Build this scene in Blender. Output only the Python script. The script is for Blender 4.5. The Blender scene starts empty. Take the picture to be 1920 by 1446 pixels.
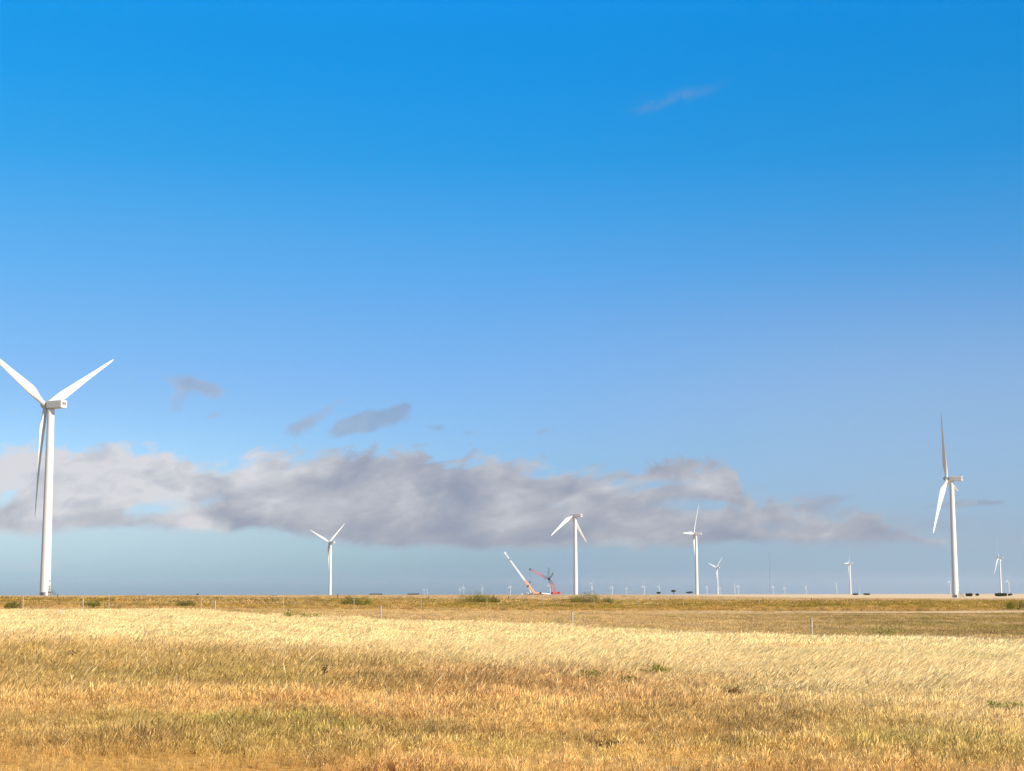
import bpy, math, random
import numpy as np
from mathutils import Vector, Matrix
R = math.radians
sc = bpy.context.scene
COL = sc.collection
rng = np.random.default_rng(7)
random.seed(7)

# ------------------------------------------------------------------ camera
F = 3100.0                      # focal length in pixels of a 1920 wide picture
PITCH, ROLL, EYE = R(7.17), R(0.12), 2.4
cam = bpy.data.cameras.new('camera')
camo = bpy.data.objects.new('camera', cam)
COL.objects.link(camo)
sc.camera = camo
cam.sensor_width = 36
cam.lens = 36 * F / 1920
cam.clip_start, cam.clip_end = 0.5, 120000
camo.matrix_world = Matrix.Translation((0, 0, EYE)) @ Matrix.Rotation(R(90) + PITCH, 4, 'X') @ Matrix.Rotation(-ROLL, 4, 'Z')
CM = camo.matrix_world.to_3x3()

def ray(px, py):
    v = CM @ Vector(((px - 960) / F, (723 - py) / F, -1))
    return v / math.hypot(v.x, v.y)            # horizontal length one
def azel(px, py):
    v = ray(px, py)
    return math.atan2(v.x, v.y), math.atan(v.z)
def row_of(px, el):
    lo, hi = -400, 1446
    for _ in range(50):
        m = (lo + hi) / 2
        if azel(px, m)[1] > el: lo = m
        else: hi = m
    return lo

# ------------------------------------------------------------------ sun, sky, exposure
SUN_EL, SUN_AZ = R(26), R(127)                 # azimuth clockwise from +Y
sd = Vector((math.sin(SUN_AZ) * math.cos(SUN_EL), math.cos(SUN_AZ) * math.cos(SUN_EL), math.sin(SUN_EL)))
sun = bpy.data.lights.new('sun', 'SUN')
sun.energy, sun.angle, sun.color = 5.0, R(0.5), (1.0, 0.88, 0.70)
suno = bpy.data.objects.new('sun', sun)
COL.objects.link(suno)
suno.rotation_euler = sd.to_track_quat('Z', 'Y').to_euler()
sc.view_settings.view_transform = 'Standard'
sc.view_settings.look = 'None'
sc.view_settings.exposure = 0.6
sc.view_settings.gamma = 1
CLOUDS, HAZE, GRASS = True, True, True
sc.cycles.use_denoising = True
sc.cycles.denoising_prefilter = 'NONE'
sc.cycles.max_bounces = 5
sc.cycles.diffuse_bounces = 3
sc.cycles.transmission_bounces = 3
sc.cycles.volume_bounces = 1
sc.cycles.transparent_max_bounces = 8

class NT:
    """small helper to write node maths"""
    def __init__(s, t): s.t = t
    def n(s, k, **kw):
        x = s.t.nodes.new(k)
        for a, b in kw.items(): setattr(x, a, b)
        return x
    def put(s, sock, v):
        if isinstance(v, bpy.types.NodeSocket): s.t.links.new(v, sock)
        else: sock.default_value = v
    def m(s, op, a, b=0.0, c=0.0, clamp=False):
        x = s.n('ShaderNodeMath', operation=op, use_clamp=clamp)
        for k, v in enumerate((a, b, c)): s.put(x.inputs[k], v)
        return x.outputs[0]
    def step(s, v, a, b):
        x = s.n('ShaderNodeMapRange', interpolation_type='SMOOTHSTEP')
        s.put(x.inputs[0], v); s.put(x.inputs[1], a); s.put(x.inputs[2], b)
        return x.outputs[0]
    def xyz(s, a, b, c=0.0):
        x = s.n('ShaderNodeCombineXYZ')
        for k, v in enumerate((a, b, c)): s.put(x.inputs[k], v)
        return x.outputs[0]
    def noise(s, vec, scale, detail=6.0, rough=0.55, dist=0.0, col=False):
        x = s.n('ShaderNodeTexNoise')
        s.put(x.inputs['Vector'], vec)
        x.inputs['Scale'].default_value = scale
        x.inputs['Detail'].default_value = detail
        x.inputs['Roughness'].default_value = rough
        x.inputs['Distortion'].default_value = dist
        return x.outputs['Color' if col else 'Fac']
    def mix(s, f, a, b, blend='MIX'):
        x = s.n('ShaderNodeMix', data_type='RGBA', blend_type=blend)
        s.put(x.inputs[0], f); s.put(x.inputs[6], a); s.put(x.inputs[7], b)
        return x.outputs[2]
    def curve(s, v, pts):
        """pts: list of (x in 0..1, y in 0..1)"""
        x = s.n('ShaderNodeFloatCurve')
        c = x.mapping.curves[0]
        c.points[0].location, c.points[1].location = pts[0], pts[-1]
        for p in pts[1:-1]: c.points.new(*p)
        x.mapping.update()
        s.put(x.inputs['Value'], v)
        return x.outputs[0]
    def ramp(s, v, stops):
        x = s.n('ShaderNodeValToRGB')
        e = x.color_ramp.elements
        while len(e) > 1: e.remove(e[-1])
        e[0].position, e[0].color = stops[0][0], (*stops[0][1], 1)
        for p, c in stops[1:]:
            q = e.new(p); q.color = (*c, 1)
        s.put(x.inputs[0], v)
        return x.outputs[0]

world = bpy.data.worlds.new('World')
sc.world = world
world.use_nodes = True
W = NT(world.node_tree)
bg = world.node_tree.nodes['Background']
sky = W.n('ShaderNodeTexSky', sky_type='NISHITA', sun_disc=False)
sky.sun_elevation, sky.sun_rotation = SUN_EL, SUN_AZ
sky.altitude, sky.air_density, sky.dust_density, sky.ozone_density = 0, 1.0, 1.0, 2.0
# the air's own colour by elevation (degrees -> factor on the sky texture)
#SKYTINT
TINT = [(-5, (0.302, 0.611, 1.06)), (0.13, (0.302, 0.611, 1.06)), (0.51, (0.409, 0.7, 1.178)), (1.15, (0.471, 0.701, 1.099)), (2.06, (0.51, 0.67, 0.985)), (3.35, (0.485, 0.671, 1.008)), (4.82, (0.484, 0.69, 1.001)), (6.67, (0.468, 0.686, 1.007)), (9.44, (0.379, 0.692, 1.013)), (12.2, (0.23, 0.724, 1.058)), (14.94, (0.077, 0.731, 1.111)), (17.64, (0.033, 0.761, 1.203)), (18.98, (0.022, 0.78, 1.251)), (20.3, (0.024, 0.834, 1.394)), (40, (0.024, 0.834, 1.394))]
#ENDTINT
tc = W.n('ShaderNodeTexCoord')
sp = W.n('ShaderNodeSeparateXYZ'); W.put(sp.inputs[0], tc.outputs['Generated'])
el_deg = W.m('MULTIPLY', W.m('ARCSINE', sp.outputs[2]), 180 / math.pi)
el01 = W.m('DIVIDE', W.m('ADD', el_deg, 5.0), 45.0, clamp=True)
TINT = [t for t in TINT if t[0] < 30] + [(27, (.16, .62, 1.1)), (40, (.30, .50, .78))]
tint = W.ramp(el01, [((d + 5) / 45, tuple(c / 6 for c in k)) for d, k in TINT])
vm = W.n('ShaderNodeVectorMath', operation='MULTIPLY'); W.put(vm.inputs[0], sky.outputs[0]); W.put(vm.inputs[1], tint)
vs = W.n('ShaderNodeVectorMath', operation='SCALE'); W.put(vs.inputs[0], vm.outputs[0]); vs.inputs['Scale'].default_value = 6.0
skycol = vs.outputs[0]
# the low sky is paler on the left, the high sky a little deeper to the right
u = W.m('MULTIPLY', W.m('ARCTAN2', sp.outputs[0], sp.outputs[1]), 31.0)
v = W.m('MULTIPLY', W.m('ARCSINE', sp.outputs[2]), 31.0)
SKYM = W.mix(1.0, skycol, W.mix(W.step(u, 2.0, -9.5), (.98, 1.0, 1.04, 1), W.mix(W.step(v, 4.0, 1.6), W.mix(W.step(v, 9.0, 5.5), (1.35, .97, .95, 1), (1.0, .96, .94, 1)), (1.34, 1.26, 1.18, 1))), 'MULTIPLY')
# thin grey-blue veil low in the sky towards the right
skycol = W.mix(W.m('MULTIPLY', W.m('MULTIPLY', W.step(u, -2.0, 8.0), W.step(v, 6.5, 3.0)), 0.38), SKYM, (2.55, 3.45, 4.7, 1))

def uv(px, py):
    a, e = azel(px, py)
    return a * 31.0, e * 31.0                     # hundred-pixel units of angle
if CLOUDS:
    p0 = W.xyz(W.m('MULTIPLY', u, 0.55), v, 3.7)
    wv = W.noise(p0, 0.75, 3, 0.5, col=True)
    ws = W.n('ShaderNodeSeparateXYZ'); W.put(ws.inputs[0], wv)
    uw = W.m('MULTIPLY_ADD', W.m('SUBTRACT', ws.outputs[0], 0.5), 1.3, u)
    vw = W.m('MULTIPLY_ADD', W.m('SUBTRACT', ws.outputs[1], 0.5), 0.55, v)
    pw = W.xyz(W.m('MULTIPLY_ADD', vw, -0.35, W.m('MULTIPLY', uw, 0.62)), vw, 0.0)
    big = W.noise(pw, 0.9, 9, 0.52)
    fine = W.noise(pw, 3.2, 8, 0.58)
    # the same forms seen a little towards the sun: their difference lights the billows
    def relief(dx, dy, sc_, det):
        po = W.n('ShaderNodeVectorMath', operation='ADD'); W.put(po.inputs[0], pw); po.inputs[1].default_value = (dx, dy, 0)
        return W.m('SUBTRACT', W.noise(pw, sc_, det, 0.55), W.noise(po.outputs[0], sc_, det, 0.55))
    rel = W.m('MULTIPLY', relief(.12, .18, 1.1, 3), 1.5)
    streak = W.noise(W.xyz(W.m('MULTIPLY', u, 0.14), W.m('MULTIPLY', v, 1.8), 9.0), 1.2, 5, 0.5)
    # edges of the long bank, along the azimuth
    def edge(pts):
        q = []
        for px, py in pts:
            a, b = uv(px, py); q.append(((a + 14) / 28, b / 6))
        q = [(0, q[0][1])] + q + [(1, q[-1][1])]
        return W.m('MULTIPLY', W.curve(W.m('DIVIDE', W.m('ADD', u, 14.0), 28.0, clamp=True), q), 6.0)
    top = edge([(-100, 850), (0, 842), (110, 840), (230, 850), (330, 848), (370, 870), (450, 860), (560, 846), (640, 842), (790, 846), (850, 868), (930, 860),
                (1000, 872), (1080, 885), (1180, 882), (1280, 866), (1355, 872), (1410, 928), (1500, 945), (1600, 960), (1680, 990), (1760, 1015), (1860, 1030), (2050, 1000)])
    bot = edge([(-100, 998), (0, 997), (120, 1000), (230, 998), (320, 1002), (400, 1008), (520, 1006), (620, 1018), (740, 1030), (880, 1036), (1050, 1032), (1200, 1028),
                (1400, 1024), (1550, 1026), (1680, 1028), (1800, 1030), (2050, 1020)])
    et = W.step(W.m('SUBTRACT', W.m('MULTIPLY_ADD', W.m('SUBTRACT', fine, 0.5), 1.2, top), vw), -0.14, 0.18)
    eb = W.step(W.m('SUBTRACT', vw, W.m('MULTIPLY_ADD', W.m('SUBTRACT', fine, 0.5), 0.28, bot)), -0.05, 0.16)
    # cover thins out to the right and in a few open places
    cov = W.curve(W.m('DIVIDE', W.m('ADD', u, 14.0), 28.0, clamp=True),
                  [(0, .95), (.20, .98), (.3, 1.0), (.42, 1.0), (.58, 1.0), (.64, .90), (.70, .74), (.76, .60), (.82, .44), (.88, .3), (1, .35)])
    def blob(px, py, sx, sy, su=uw, sv=vw, ang=0):
        a, b = uv(px, py)
        du, dv = W.m('SUBTRACT', su, a), W.m('SUBTRACT', sv, b)
        if ang:
            ca, sa = math.cos(R(ang)), math.sin(R(ang))
            du, dv = (W.m('ADD', W.m('MULTIPLY', du, ca), W.m('MULTIPLY', dv, sa)),
                      W.m('SUBTRACT', W.m('MULTIPLY', dv, ca), W.m('MULTIPLY', du, sa)))
        q = W.m('ADD', W.m('POWER', W.m('DIVIDE', W.m('ABSOLUTE', du), sx / 100), 2.0), W.m('POWER', W.m('DIVIDE', W.m('ABSOLUTE', dv), sy / 100), 2.0))
        return W.m('EXPONENT', W.m('MULTIPLY', q, -1.0))
    def total(lst):
        t = lst[0]
        for b in lst[1:]: t = W.m('ADD', t, b)
        return t
    gaps = total([W.m('MULTIPLY', blob(*g[:4], ang=g[5]), g[4]) for g in
                  [(25, 930, 42, 15, .7, 35), (270, 965, 60, 16, .75, 20), (410, 935, 50, 11, .5, 15), (1040, 948, 45, 10, .5, 0),
                   (1200, 915, 80, 12, .55, 10), (1310, 952, 110, 11, .65, 0), (1440, 985, 60, 18, .3, 0), (1130, 905, 90, 8, .4, 0)]])
    gaps = W.m('MULTIPLY', gaps, W.m('MULTIPLY_ADD', fine, 3.0, -0.65))
    thr = W.m('SUBTRACT', W.m('SUBTRACT', W.m('MULTIPLY_ADD', W.m('SUBTRACT', big, 0.5), 1.5, cov), gaps), 0.20)
    body = W.step(W.m('MULTIPLY_ADD', W.m('SUBTRACT', fine, 0.5), 0.75, thr), -0.05, 0.60)
    bank = W.m('MULTIPLY', W.m('MULTIPLY', et, eb), body)
    puffs = total([W.m('MULTIPLY', blob(*g[:4], ang=g[5]), g[4]) for g in
                   [(345, 722, 62, 20, 1.0, -6), (335, 762, 22, 26, .8, 0), (395, 735, 45, 14, .9, -10), (415, 782, 30, 8, .5, 0),
                    (570, 793, 55, 15, 1.15, 30), (660, 798, 55, 14, 1.15, 12), (705, 790, 75, 20, 1.25, 8), (755, 772, 22, 10, .8, 20),
                    (808, 805, 18, 8, .85, 0), (884, 810, 22, 7, .8, 0), (886, 828, 15, 7, .85, 0), (1014, 810, 22, 8, .85, 12), (1545, 355, 40, 12, .35, 0),
                    (1545, 942, 55, 13, 1.1, 5), (1640, 998, 42, 20, 1.1, 25), (1580, 985, 30, 10, .7, 0), (1785, 943, 70, 10, 1.2, 3), (1850, 942, 40, 6, .8, 0),
                    (1425, 930, 24, 8, .9, 5), (1480, 972, 75, 14, .8, 8), (1400, 1000, 80, 16, .7, 0), (1545, 965, 40, 10, .85, 10), (1600, 1010, 60, 10, .7, 0), (1240, 885, 60, 14, .9, 12), (1110, 880, 45, 9, .9, 0), (1700, 1005, 40, 8, .7, 0), (28, 758, 24, 7, .6, 0)]])
    puff = W.step(W.m('MULTIPLY_ADD', W.m('SUBTRACT', fine, 0.5), 2.2, puffs), 0.34, 1.35)
    low = W.m('MULTIPLY', blob(900, 1062, 1700, 16, u, v), W.step(streak, 0.42, 0.66))
    low2 = W.m('MULTIPLY', blob(1500, 1000, 420, 32, u, v), W.step(W.m('ADD', W.m('MULTIPLY', streak, .5), W.m('MULTIPLY', big, .5)), 0.42, 0.66))
    dens = W.m('MAXIMUM', bank, W.m('MULTIPLY', puff, 0.60))
    dens = W.m('MAXIMUM', dens, W.m('MULTIPLY', low, 0.22))
    dens = W.m('MAXIMUM', dens, W.m('MULTIPLY', low2, 0.6))
    wisp = W.m('ADD', blob(1215, 192, 34, 13, ang=10), blob(1295, 174, 52, 9, ang=12))
    dens = W.m('MAXIMUM', dens, W.m('MULTIPLY', W.m('MULTIPLY', wisp, W.step(fine, .30, .62)), 0.30))
    # colour of the cloud: pale violet grey tops, darker slate folds
    shade = W.noise(W.xyz(W.m('MULTIPLY_ADD', vw, -0.35, W.m('MULTIPLY', uw, 0.60)), W.m('ADD', vw, 0.16), 5.0), 1.35, 9, 0.56)
    hgt = W.m('DIVIDE', W.m('SUBTRACT', v, bot), W.m('SUBTRACT', top, bot), clamp=True)
    lr = W.step(u, -9.0, -1.0)
    dark = total([W.m('MULTIPLY', blob(*g[:4], ang=g[5]), g[4]) for g in [(440, 975, 70, 26, .36, -15), (1130, 1000, 130, 16, .16, 0), (620, 895, 130, 16, .16, 8), (870, 930, 90, 22, .12, -8), (15, 960, 30, 22, .3, 0)]])
    lite = total([W.m('MULTIPLY', blob(*g[:4], ang=g[5]), g[4]) for g in [(560, 945, 90, 22, .24, 5), (960, 980, 70, 22, .14, 5), (330, 850, 60, 14, .2, 10), (1290, 912, 45, 14, .25, 0), (150, 960, 80, 14, .12, 0)]])
    br = W.m('ADD', W.m('MULTIPLY_ADD', W.m('SUBTRACT', shade, 0.5), 1.35, W.m('MULTIPLY', rel, 0.6)), W.m('MULTIPLY_ADD', hgt, 0.22, W.m('MULTIPLY_ADD', lr, -0.42, 0.86)))
    br = W.m('SUBTRACT', W.m('ADD', br, lite), dark)
    br = W.m('SUBTRACT', br, W.m('MULTIPLY', W.step(W.m('SUBTRACT', v, top), 0.0, 0.35), 0.30), clamp=True)
    br = W.m('MAXIMUM', br, W.m('MULTIPLY', W.step(W.m('SUBTRACT', bot, v), -0.05, 0.15), 0.5))
    cc = W.ramp(br, [(0.0, (.215, .255, .365)), (0.30, (.290, .320, .405)), (0.55, (.385, .398, .460)), (0.8, (.515, .520, .565)), (1.0, (.68, .67, .69))])
    cs = W.n('ShaderNodeVectorMath', operation='SCALE'); W.put(cs.inputs[0], cc); cs.inputs['Scale'].default_value = 6.9
    skycol = W.mix(W.m('MULTIPLY', dens, 0.93), skycol, cs.outputs[0])
W.put(bg.inputs[0], skycol)
bg.inputs[1].default_value = 0.1
world.cycles.sampling_method = 'MANUAL'
world.cycles.sample_map_resolution = 512

# ------------------------------------------------------------------ helpers
def tag(o, label=None, cat=None, group=None, kind=None):
    if label: o['label'] = label
    if cat: o['category'] = cat
    if group: o['group'] = group
    if kind: o['kind'] = kind
    return o
def empty(name, loc, rz=0.0):
    o = bpy.data.objects.new(name, None)
    COL.objects.link(o); o.location = loc; o.rotation_euler = (0, 0, rz)
    o.empty_display_size = 1
    return o
class MB:
    """collects shapes into one mesh"""
    def __init__(s): s.v, s.f = [], []
    def add(s, v, f):
        k = len(s.v); s.v += [tuple(p) for p in v]; s.f += [tuple(i + k for i in q) for q in f]
        return s
    def box(s, c, d, rot=None, bev=0.0):
        x, y, z = d[0] / 2, d[1] / 2, d[2] / 2
        if bev:
            b = bev; v = []
            for sx in (-1, 1):
                for sy in (-1, 1):
                    for sz in (-1, 1):
                        v += [(sx * (x - b), sy * (y - b), sz * z), (sx * x, sy * (y - b), sz * (z - b)), (sx * (x - b), sy * y, sz * (z - b))]
            f = hull(v)
        else:
            v = [(i, j, k) for i in (-x, x) for j in (-y, y) for k in (-z, z)]
            f = [(0, 1, 3, 2), (4, 6, 7, 5), (0, 4, 5, 1), (2, 3, 7, 6), (0, 2, 6, 4), (1, 5, 7, 3)]
        M = rot if rot else Matrix.Identity(3)
        return s.add([M @ Vector(p) + Vector(c) for p in v], f)
    def tube(s, pts, rad, n=12, cap=True):
        pts = [Vector(p) for p in pts]
        rad = rad if isinstance(rad, (list, tuple)) else [rad] * len(pts)
        rings = []
        for i, p in enumerate(pts):
            t = (pts[min(i + 1, len(pts) - 1)] - pts[max(i - 1, 0)]).normalized()
            a = t.orthogonal().normalized() if i == 0 else (a - t * a.dot(t)).normalized()
            b = t.cross(a)
            rings.append([p + (a * math.cos(2 * math.pi * k / n) + b * math.sin(2 * math.pi * k / n)) * rad[i] for k in range(n)])
        v = [q for r in rings for q in r]
        f = [(i * n + k, i * n + (k + 1) % n, (i + 1) * n + (k + 1) % n, (i + 1) * n + k) for i in range(len(pts) - 1) for k in range(n)]
        if cap: f += [tuple(range(n))[::-1], tuple(range((len(pts) - 1) * n, len(pts) * n))]
        return s.add(v, f)
    def bar(s, a, b, w): return s.tube([a, b], w / 2 * 1.2, 4)
    def build(s, name, mat, parent=None, smooth=False):
        me = bpy.data.meshes.new(name); me.from_pydata(s.v, [], s.f); me.update()
        if smooth: me.shade_smooth()
        me.materials.append(mat)
        o = bpy.data.objects.new(name, me); COL.objects.link(o)
        if parent: o.parent = parent
        return o
def hull(v):
    import bmesh
    bm = bmesh.new()
    vs = [bm.verts.new(p) for p in v]
    r = bmesh.ops.convex_hull(bm, input=vs)
    bm.verts.index_update()
    f = [tuple(x.index for x in q.verts) for q in bm.faces]
    bm.free()
    return f
def smooth_by_angle(o, deg=35):
    me = o.data; me.shade_smooth()
    try: me.set_sharp_from_angle(angle=R(deg))
    except Exception: pass

def principled(name, col, rough=0.6, metal=0.0, var=0.0, vscale=1.0, spec=0.4, dirt=None):
    m = bpy.data.materials.new(name); m.use_nodes = True
    N = NT(m.node_tree); b = m.node_tree.nodes['Principled BSDF']
    b.inputs['Roughness'].default_value = rough; b.inputs['Metallic'].default_value = metal
    b.inputs['Specular IOR Level'].default_value = spec
    t = N.n('ShaderNodeTexCoord')
    nz = N.noise(t.outputs['Object'], vscale, 6, 0.6)
    a = tuple(c * (1 - var) for c in col); h = tuple(min(1, c * (1 + var)) for c in col)
    c = N.mix(nz, (*a, 1), (*h, 1))
    if dirt:
        st = N.n('ShaderNodeMapping'); N.put(st.inputs[0], t.outputs['Object']); st.inputs['Scale'].default_value = (1.2, 1.2, 0.05)
        k = N.noise(st.outputs[0], 1.0, 5, 0.6)
        c = N.mix(N.m('MULTIPLY', N.step(k, 0.55, 0.8), dirt[1]), c, (*dirt[0], 1))
    N.put(b.inputs['Base Color'], c)
    return m
M_TOWER = principled('tower_paint', (.57, .56, .525), .5, var=.04, vscale=.15, dirt=((.42, .38, .32), .45))
M_BLADE = principled('blade_gelcoat', (.54, .54, .52), .4, var=.03, vscale=.2)
M_NAC = principled('nacelle_paint', (.52, .51, .49), .5, var=.05, vscale=.4)
M_HUB = principled('hub_grey', (.42, .42, .42), .5, var=.06)
M_VENT = principled('vent_dark', (.22, .22, .22), .6)
M_STEEL = principled('galvanised_steel', (.19, .18, .17), .55, .3, var=.15, vscale=3)
M_DARK = principled('dark_steel', (.05, .045, .045), .55, var=.2)
M_RED = principled('crane_red', (.62, .09, .07), .45, var=.12, vscale=.4)
M_ORANGE = principled('crane_orange', (.70, .33, .17), .5, var=.1, vscale=.3)
M_WHITE = principled('white_paint', (.60, .60, .60), .42, var=.05)
M_GREYSTEEL = principled('mast_grey', (.20, .20, .25), .5, var=.1)
M_POST = principled('post_white', (.40, .34, .25), .75, var=.15, vscale=6)
M_POSTPALE = principled('post_pale', (.38, .33, .26), .7, var=.15, vscale=6)
M_POSTDARK = principled('post_wood', (.10, .075, .05), .9, var=.3, vscale=6)
M_WIRE = principled('wire', (.33, .31, .28), .5, .3)
M_GLASS = principled('cab_glass', (.03, .035, .04), .08, spec=.6)
M_TYRE = principled('tyre', (.03, .03, .03), .85)
M_BARK = principled('bark', (.10, .075, .055), .95, var=.35, vscale=2)

def smoothstep(a, b, x):
    t = np.clip((x - a) / (b - a), 0, 1); return t * t * (3 - 2 * t)
_tab = rng.random((256, 256))
def vnoise(x, y, s):
    x = np.asarray(x) / s + 1000.3; y = np.asarray(y) / s + 1000.7
    i, j = np.floor(x).astype(int), np.floor(y).astype(int)
    a, b = x - i, y - j; a = a * a * (3 - 2 * a); b = b * b * (3 - 2 * b)
    g = lambda p, q: _tab[p % 256, q % 256]
    return (g(i, j) * (1 - a) + g(i + 1, j) * a) * (1 - b) + (g(i, j + 1) * (1 - a) + g(i + 1, j + 1) * a) * b
def fbm(x, y, s, o=4):
    t, w, k = 0, 0, 1.0
    for q in range(o):
        t = t + k * vnoise(np.asarray(x) + 17.1 * q, np.asarray(y) - 9.3 * q, s / 2 ** q); w += k; k *= 0.55
    return t / w

# ------------------------------------------------------------------ terrain
RE = 7430000.0
def ground_z(x, y):
    x = np.asarray(x, float); y = np.asarray(y, float); r = np.hypot(x, y)
    q = .15 * y - x
    h = 1.7 * np.tanh(q / 110); h = np.where(h < 0, h * .55, h)
    h = h * smoothstep(15, 130, r) * (1 - smoothstep(1500, 3200, r))
    h = np.where(y > 0, h, 0)
    h = h + (fbm(x, y, 60, 3) - .5) * .35 * smoothstep(30, 120, r) * (1 - smoothstep(600, 1500, r)) + (fbm(x + 40, y, 7, 2) - .5) * .10 * (1 - smoothstep(150, 300, r))
    h = h - 1.7 * np.exp(-((x - 28) / 75) ** 2 - ((y - 1660) / 90) ** 2)
    return h - r * r / (2 * RE)
def gz(x, y): return float(ground_z(x, y))

# distances along the ground used by the zones
sG = lambda x, y: (x + 50) * -.604 + (y - 165) * .797          # behind (+) the near edge of the weedy strip
def fenceA_d(px): return 1 / (1 / 160 + (px - 155) * (1 / 80 - 1 / 160) / 1366)
def belt_edges(x, y):
    """signed metres: inside the tall pale grass when both are positive"""
    px = 960 + F * x / np.maximum(y, 1)
    d = np.maximum(y, 1)
    back = 1 / np.maximum(1 / 155 + (px - 155) * (1 / 78 - 1 / 155) / 1366, 1 / 400)
    back = np.where(px < 400, np.minimum(back, 126 + (px) * .03), back)
    front = np.interp(px, [-600, 0, 400, 700, 1000, 1300, 1600, 1920, 2500], [80, 74, 70, 60, 52, 45, 37.5, 33, 27])
    return d - front, back - d

def ground_sheet():
    az = np.concatenate([np.linspace(-180, -30, 40, endpoint=False), np.linspace(-30, 30, 260, endpoint=False), np.linspace(30, 180, 40, endpoint=False)])
    rr = np.concatenate([np.linspace(2, 20, 12, endpoint=False), np.geomspace(20, 600, 230, endpoint=False), np.geomspace(600, 32000, 110)])
    A, Q = np.meshgrid(np.radians(az), rr)
    x, y = (Q * np.sin(A)).ravel(), (Q * np.cos(A)).ravel()
    x = np.append(x, 0); y = np.append(y, 0)
    z = ground_z(x, y)
    n = len(az); nr = len(rr)
    f = [(i * n + k, (i + 1) * n + k, (i + 1) * n + (k + 1) % n, i * n + (k + 1) % n) for i in range(nr - 1) for k in range(n)]
    c = len(x) - 1
    f += [(c, k, (k + 1) % n) for k in range(n)]
    me = bpy.data.meshes.new('ground'); me.from_pydata(np.stack([x, y, z], 1).tolist(), [], f); me.update(); me.shade_smooth()
    r = np.hypot(x, y)
    g = sG(x, y)
    green = smoothstep(-2, 8, g) * (1 - smoothstep(60, 130, g)) * (y > 0)
    wob = (fbm(x, y, 25, 3) - .5) * 16
    track = smoothstep(-25, -20, g + wob) * (1 - smoothstep(-8, -4, g + wob)) * smoothstep(-10, 50, x) * (y > 0)
    bf, bb = belt_edges(x, y)
    rough = smoothstep(0, 8, -bb) * (1 - smoothstep(-27, -21, g)) * smoothstep(-5, 30, x - (y - 80) * .1) * (y > 0)
    far = smoothstep(300, 520, r)
    for nm, a in (('green', green), ('track', track), ('rough', rough), ('far', far)):
        at = me.attributes.new(nm, 'FLOAT', 'POINT'); at.data.foreach_set('value', a.astype(np.float32))
    m = bpy.data.materials.new('field_soil'); m.use_nodes = True
    N = NT(m.node_tree); b = m.node_tree.nodes['Principled BSDF']
    b.inputs['Roughness'].default_value = .95; b.inputs['Specular IOR Level'].default_value = .1
    geo = N.n('ShaderNodeNewGeometry'); P = geo.outputs['Position']
    at = lambda s: (lambda q: q.outputs['Fac'])(N.n('ShaderNodeAttribute', attribute_name=s))
    n1 = N.noise(P, .08, 6, .6); n2 = N.noise(P, 1.3, 8, .65); n3 = N.noise(P, 12, 6, .7)
    mp = N.n('ShaderNodeMapping'); N.put(mp.inputs[0], P); mp.inputs['Rotation'].default_value = (0, 0, R(-38)); mp.inputs['Scale'].default_value = (.004, .05, 0)
    strip = N.noise(mp.outputs[0], 1.0, 5, .6)
    tan = N.mix(N.step(n1, .35, .65), (.54, .335, .145, 1), (.68, .45, .205, 1))
    tan = N.mix(N.step(n2, .4, .7), tan, (.36, .215, .085, 1))
    tan = N.mix(N.m('MULTIPLY', N.step(n3, .5, .75), .5), tan, (.70, .46, .21, 1))
    # bare orange earth close by, far left corner of the field
    sx = N.n('ShaderNodeSeparateXYZ'); N.put(sx.inputs[0], P)
    soil = N.mix(N.step(n3, .35, .7), (.50, .24, .045, 1), (.80, .43, .09, 1))
    nearsoil = N.m('MULTIPLY', N.step(sx.outputs[1], 30.0, 24.0), N.step(sx.outputs[0], 3.0, -3.0))
    c = N.mix(N.m('MULTIPLY', nearsoil, .85), tan, soil)
    c = N.mix(at('green'), c, N.mix(N.step(n1, .4, .6), (.36, .24, .06, 1), (.52, .33, .10, 1)))
    c = N.mix(N.m('MULTIPLY', at('rough'), .8), c, N.mix(N.step(n2, .4, .65), (.38, .24, .09, 1), (.22, .14, .04, 1)))
    c = N.mix(N.m('MULTIPLY', at('track'), N.step(n1, .2, .5)), c, (.78, .53, .29, 1))
    farc = N.mix(N.step(strip, .42, .58), (.70, .50, .28, 1), (.50, .34, .17, 1))
    farc = N.mix(N.m('MULTIPLY', N.step(strip, .60, .66), .6), farc, (.26, .19, .08, 1))
    pale = N.m('MULTIPLY', N.step(sx.outputs[0], 60.0, 220.0), N.step(sx.outputs[1], 640.0, 760.0))
    farc = N.mix(N.m('MULTIPLY', pale, .9), farc, (.80, .58, .34, 1))
    c = N.mix(at('far'), c, farc)
    N.put(b.inputs['Base Color'], c)
    bp = N.n('ShaderNodeBump'); bp.inputs['Strength'].default_value = .6; bp.inputs['Distance'].default_value = .08
    N.put(bp.inputs['Height'], N.m('ADD', n2, n3)); N.put(b.inputs['Normal'], bp.outputs[0])
    me.materials.append(m)
    o = bpy.data.objects.new('ground', me); COL.objects.link(o)
    tag(o, kind='structure', label='dry tan field stretching flat to the horizon')
ground_sheet()

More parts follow.
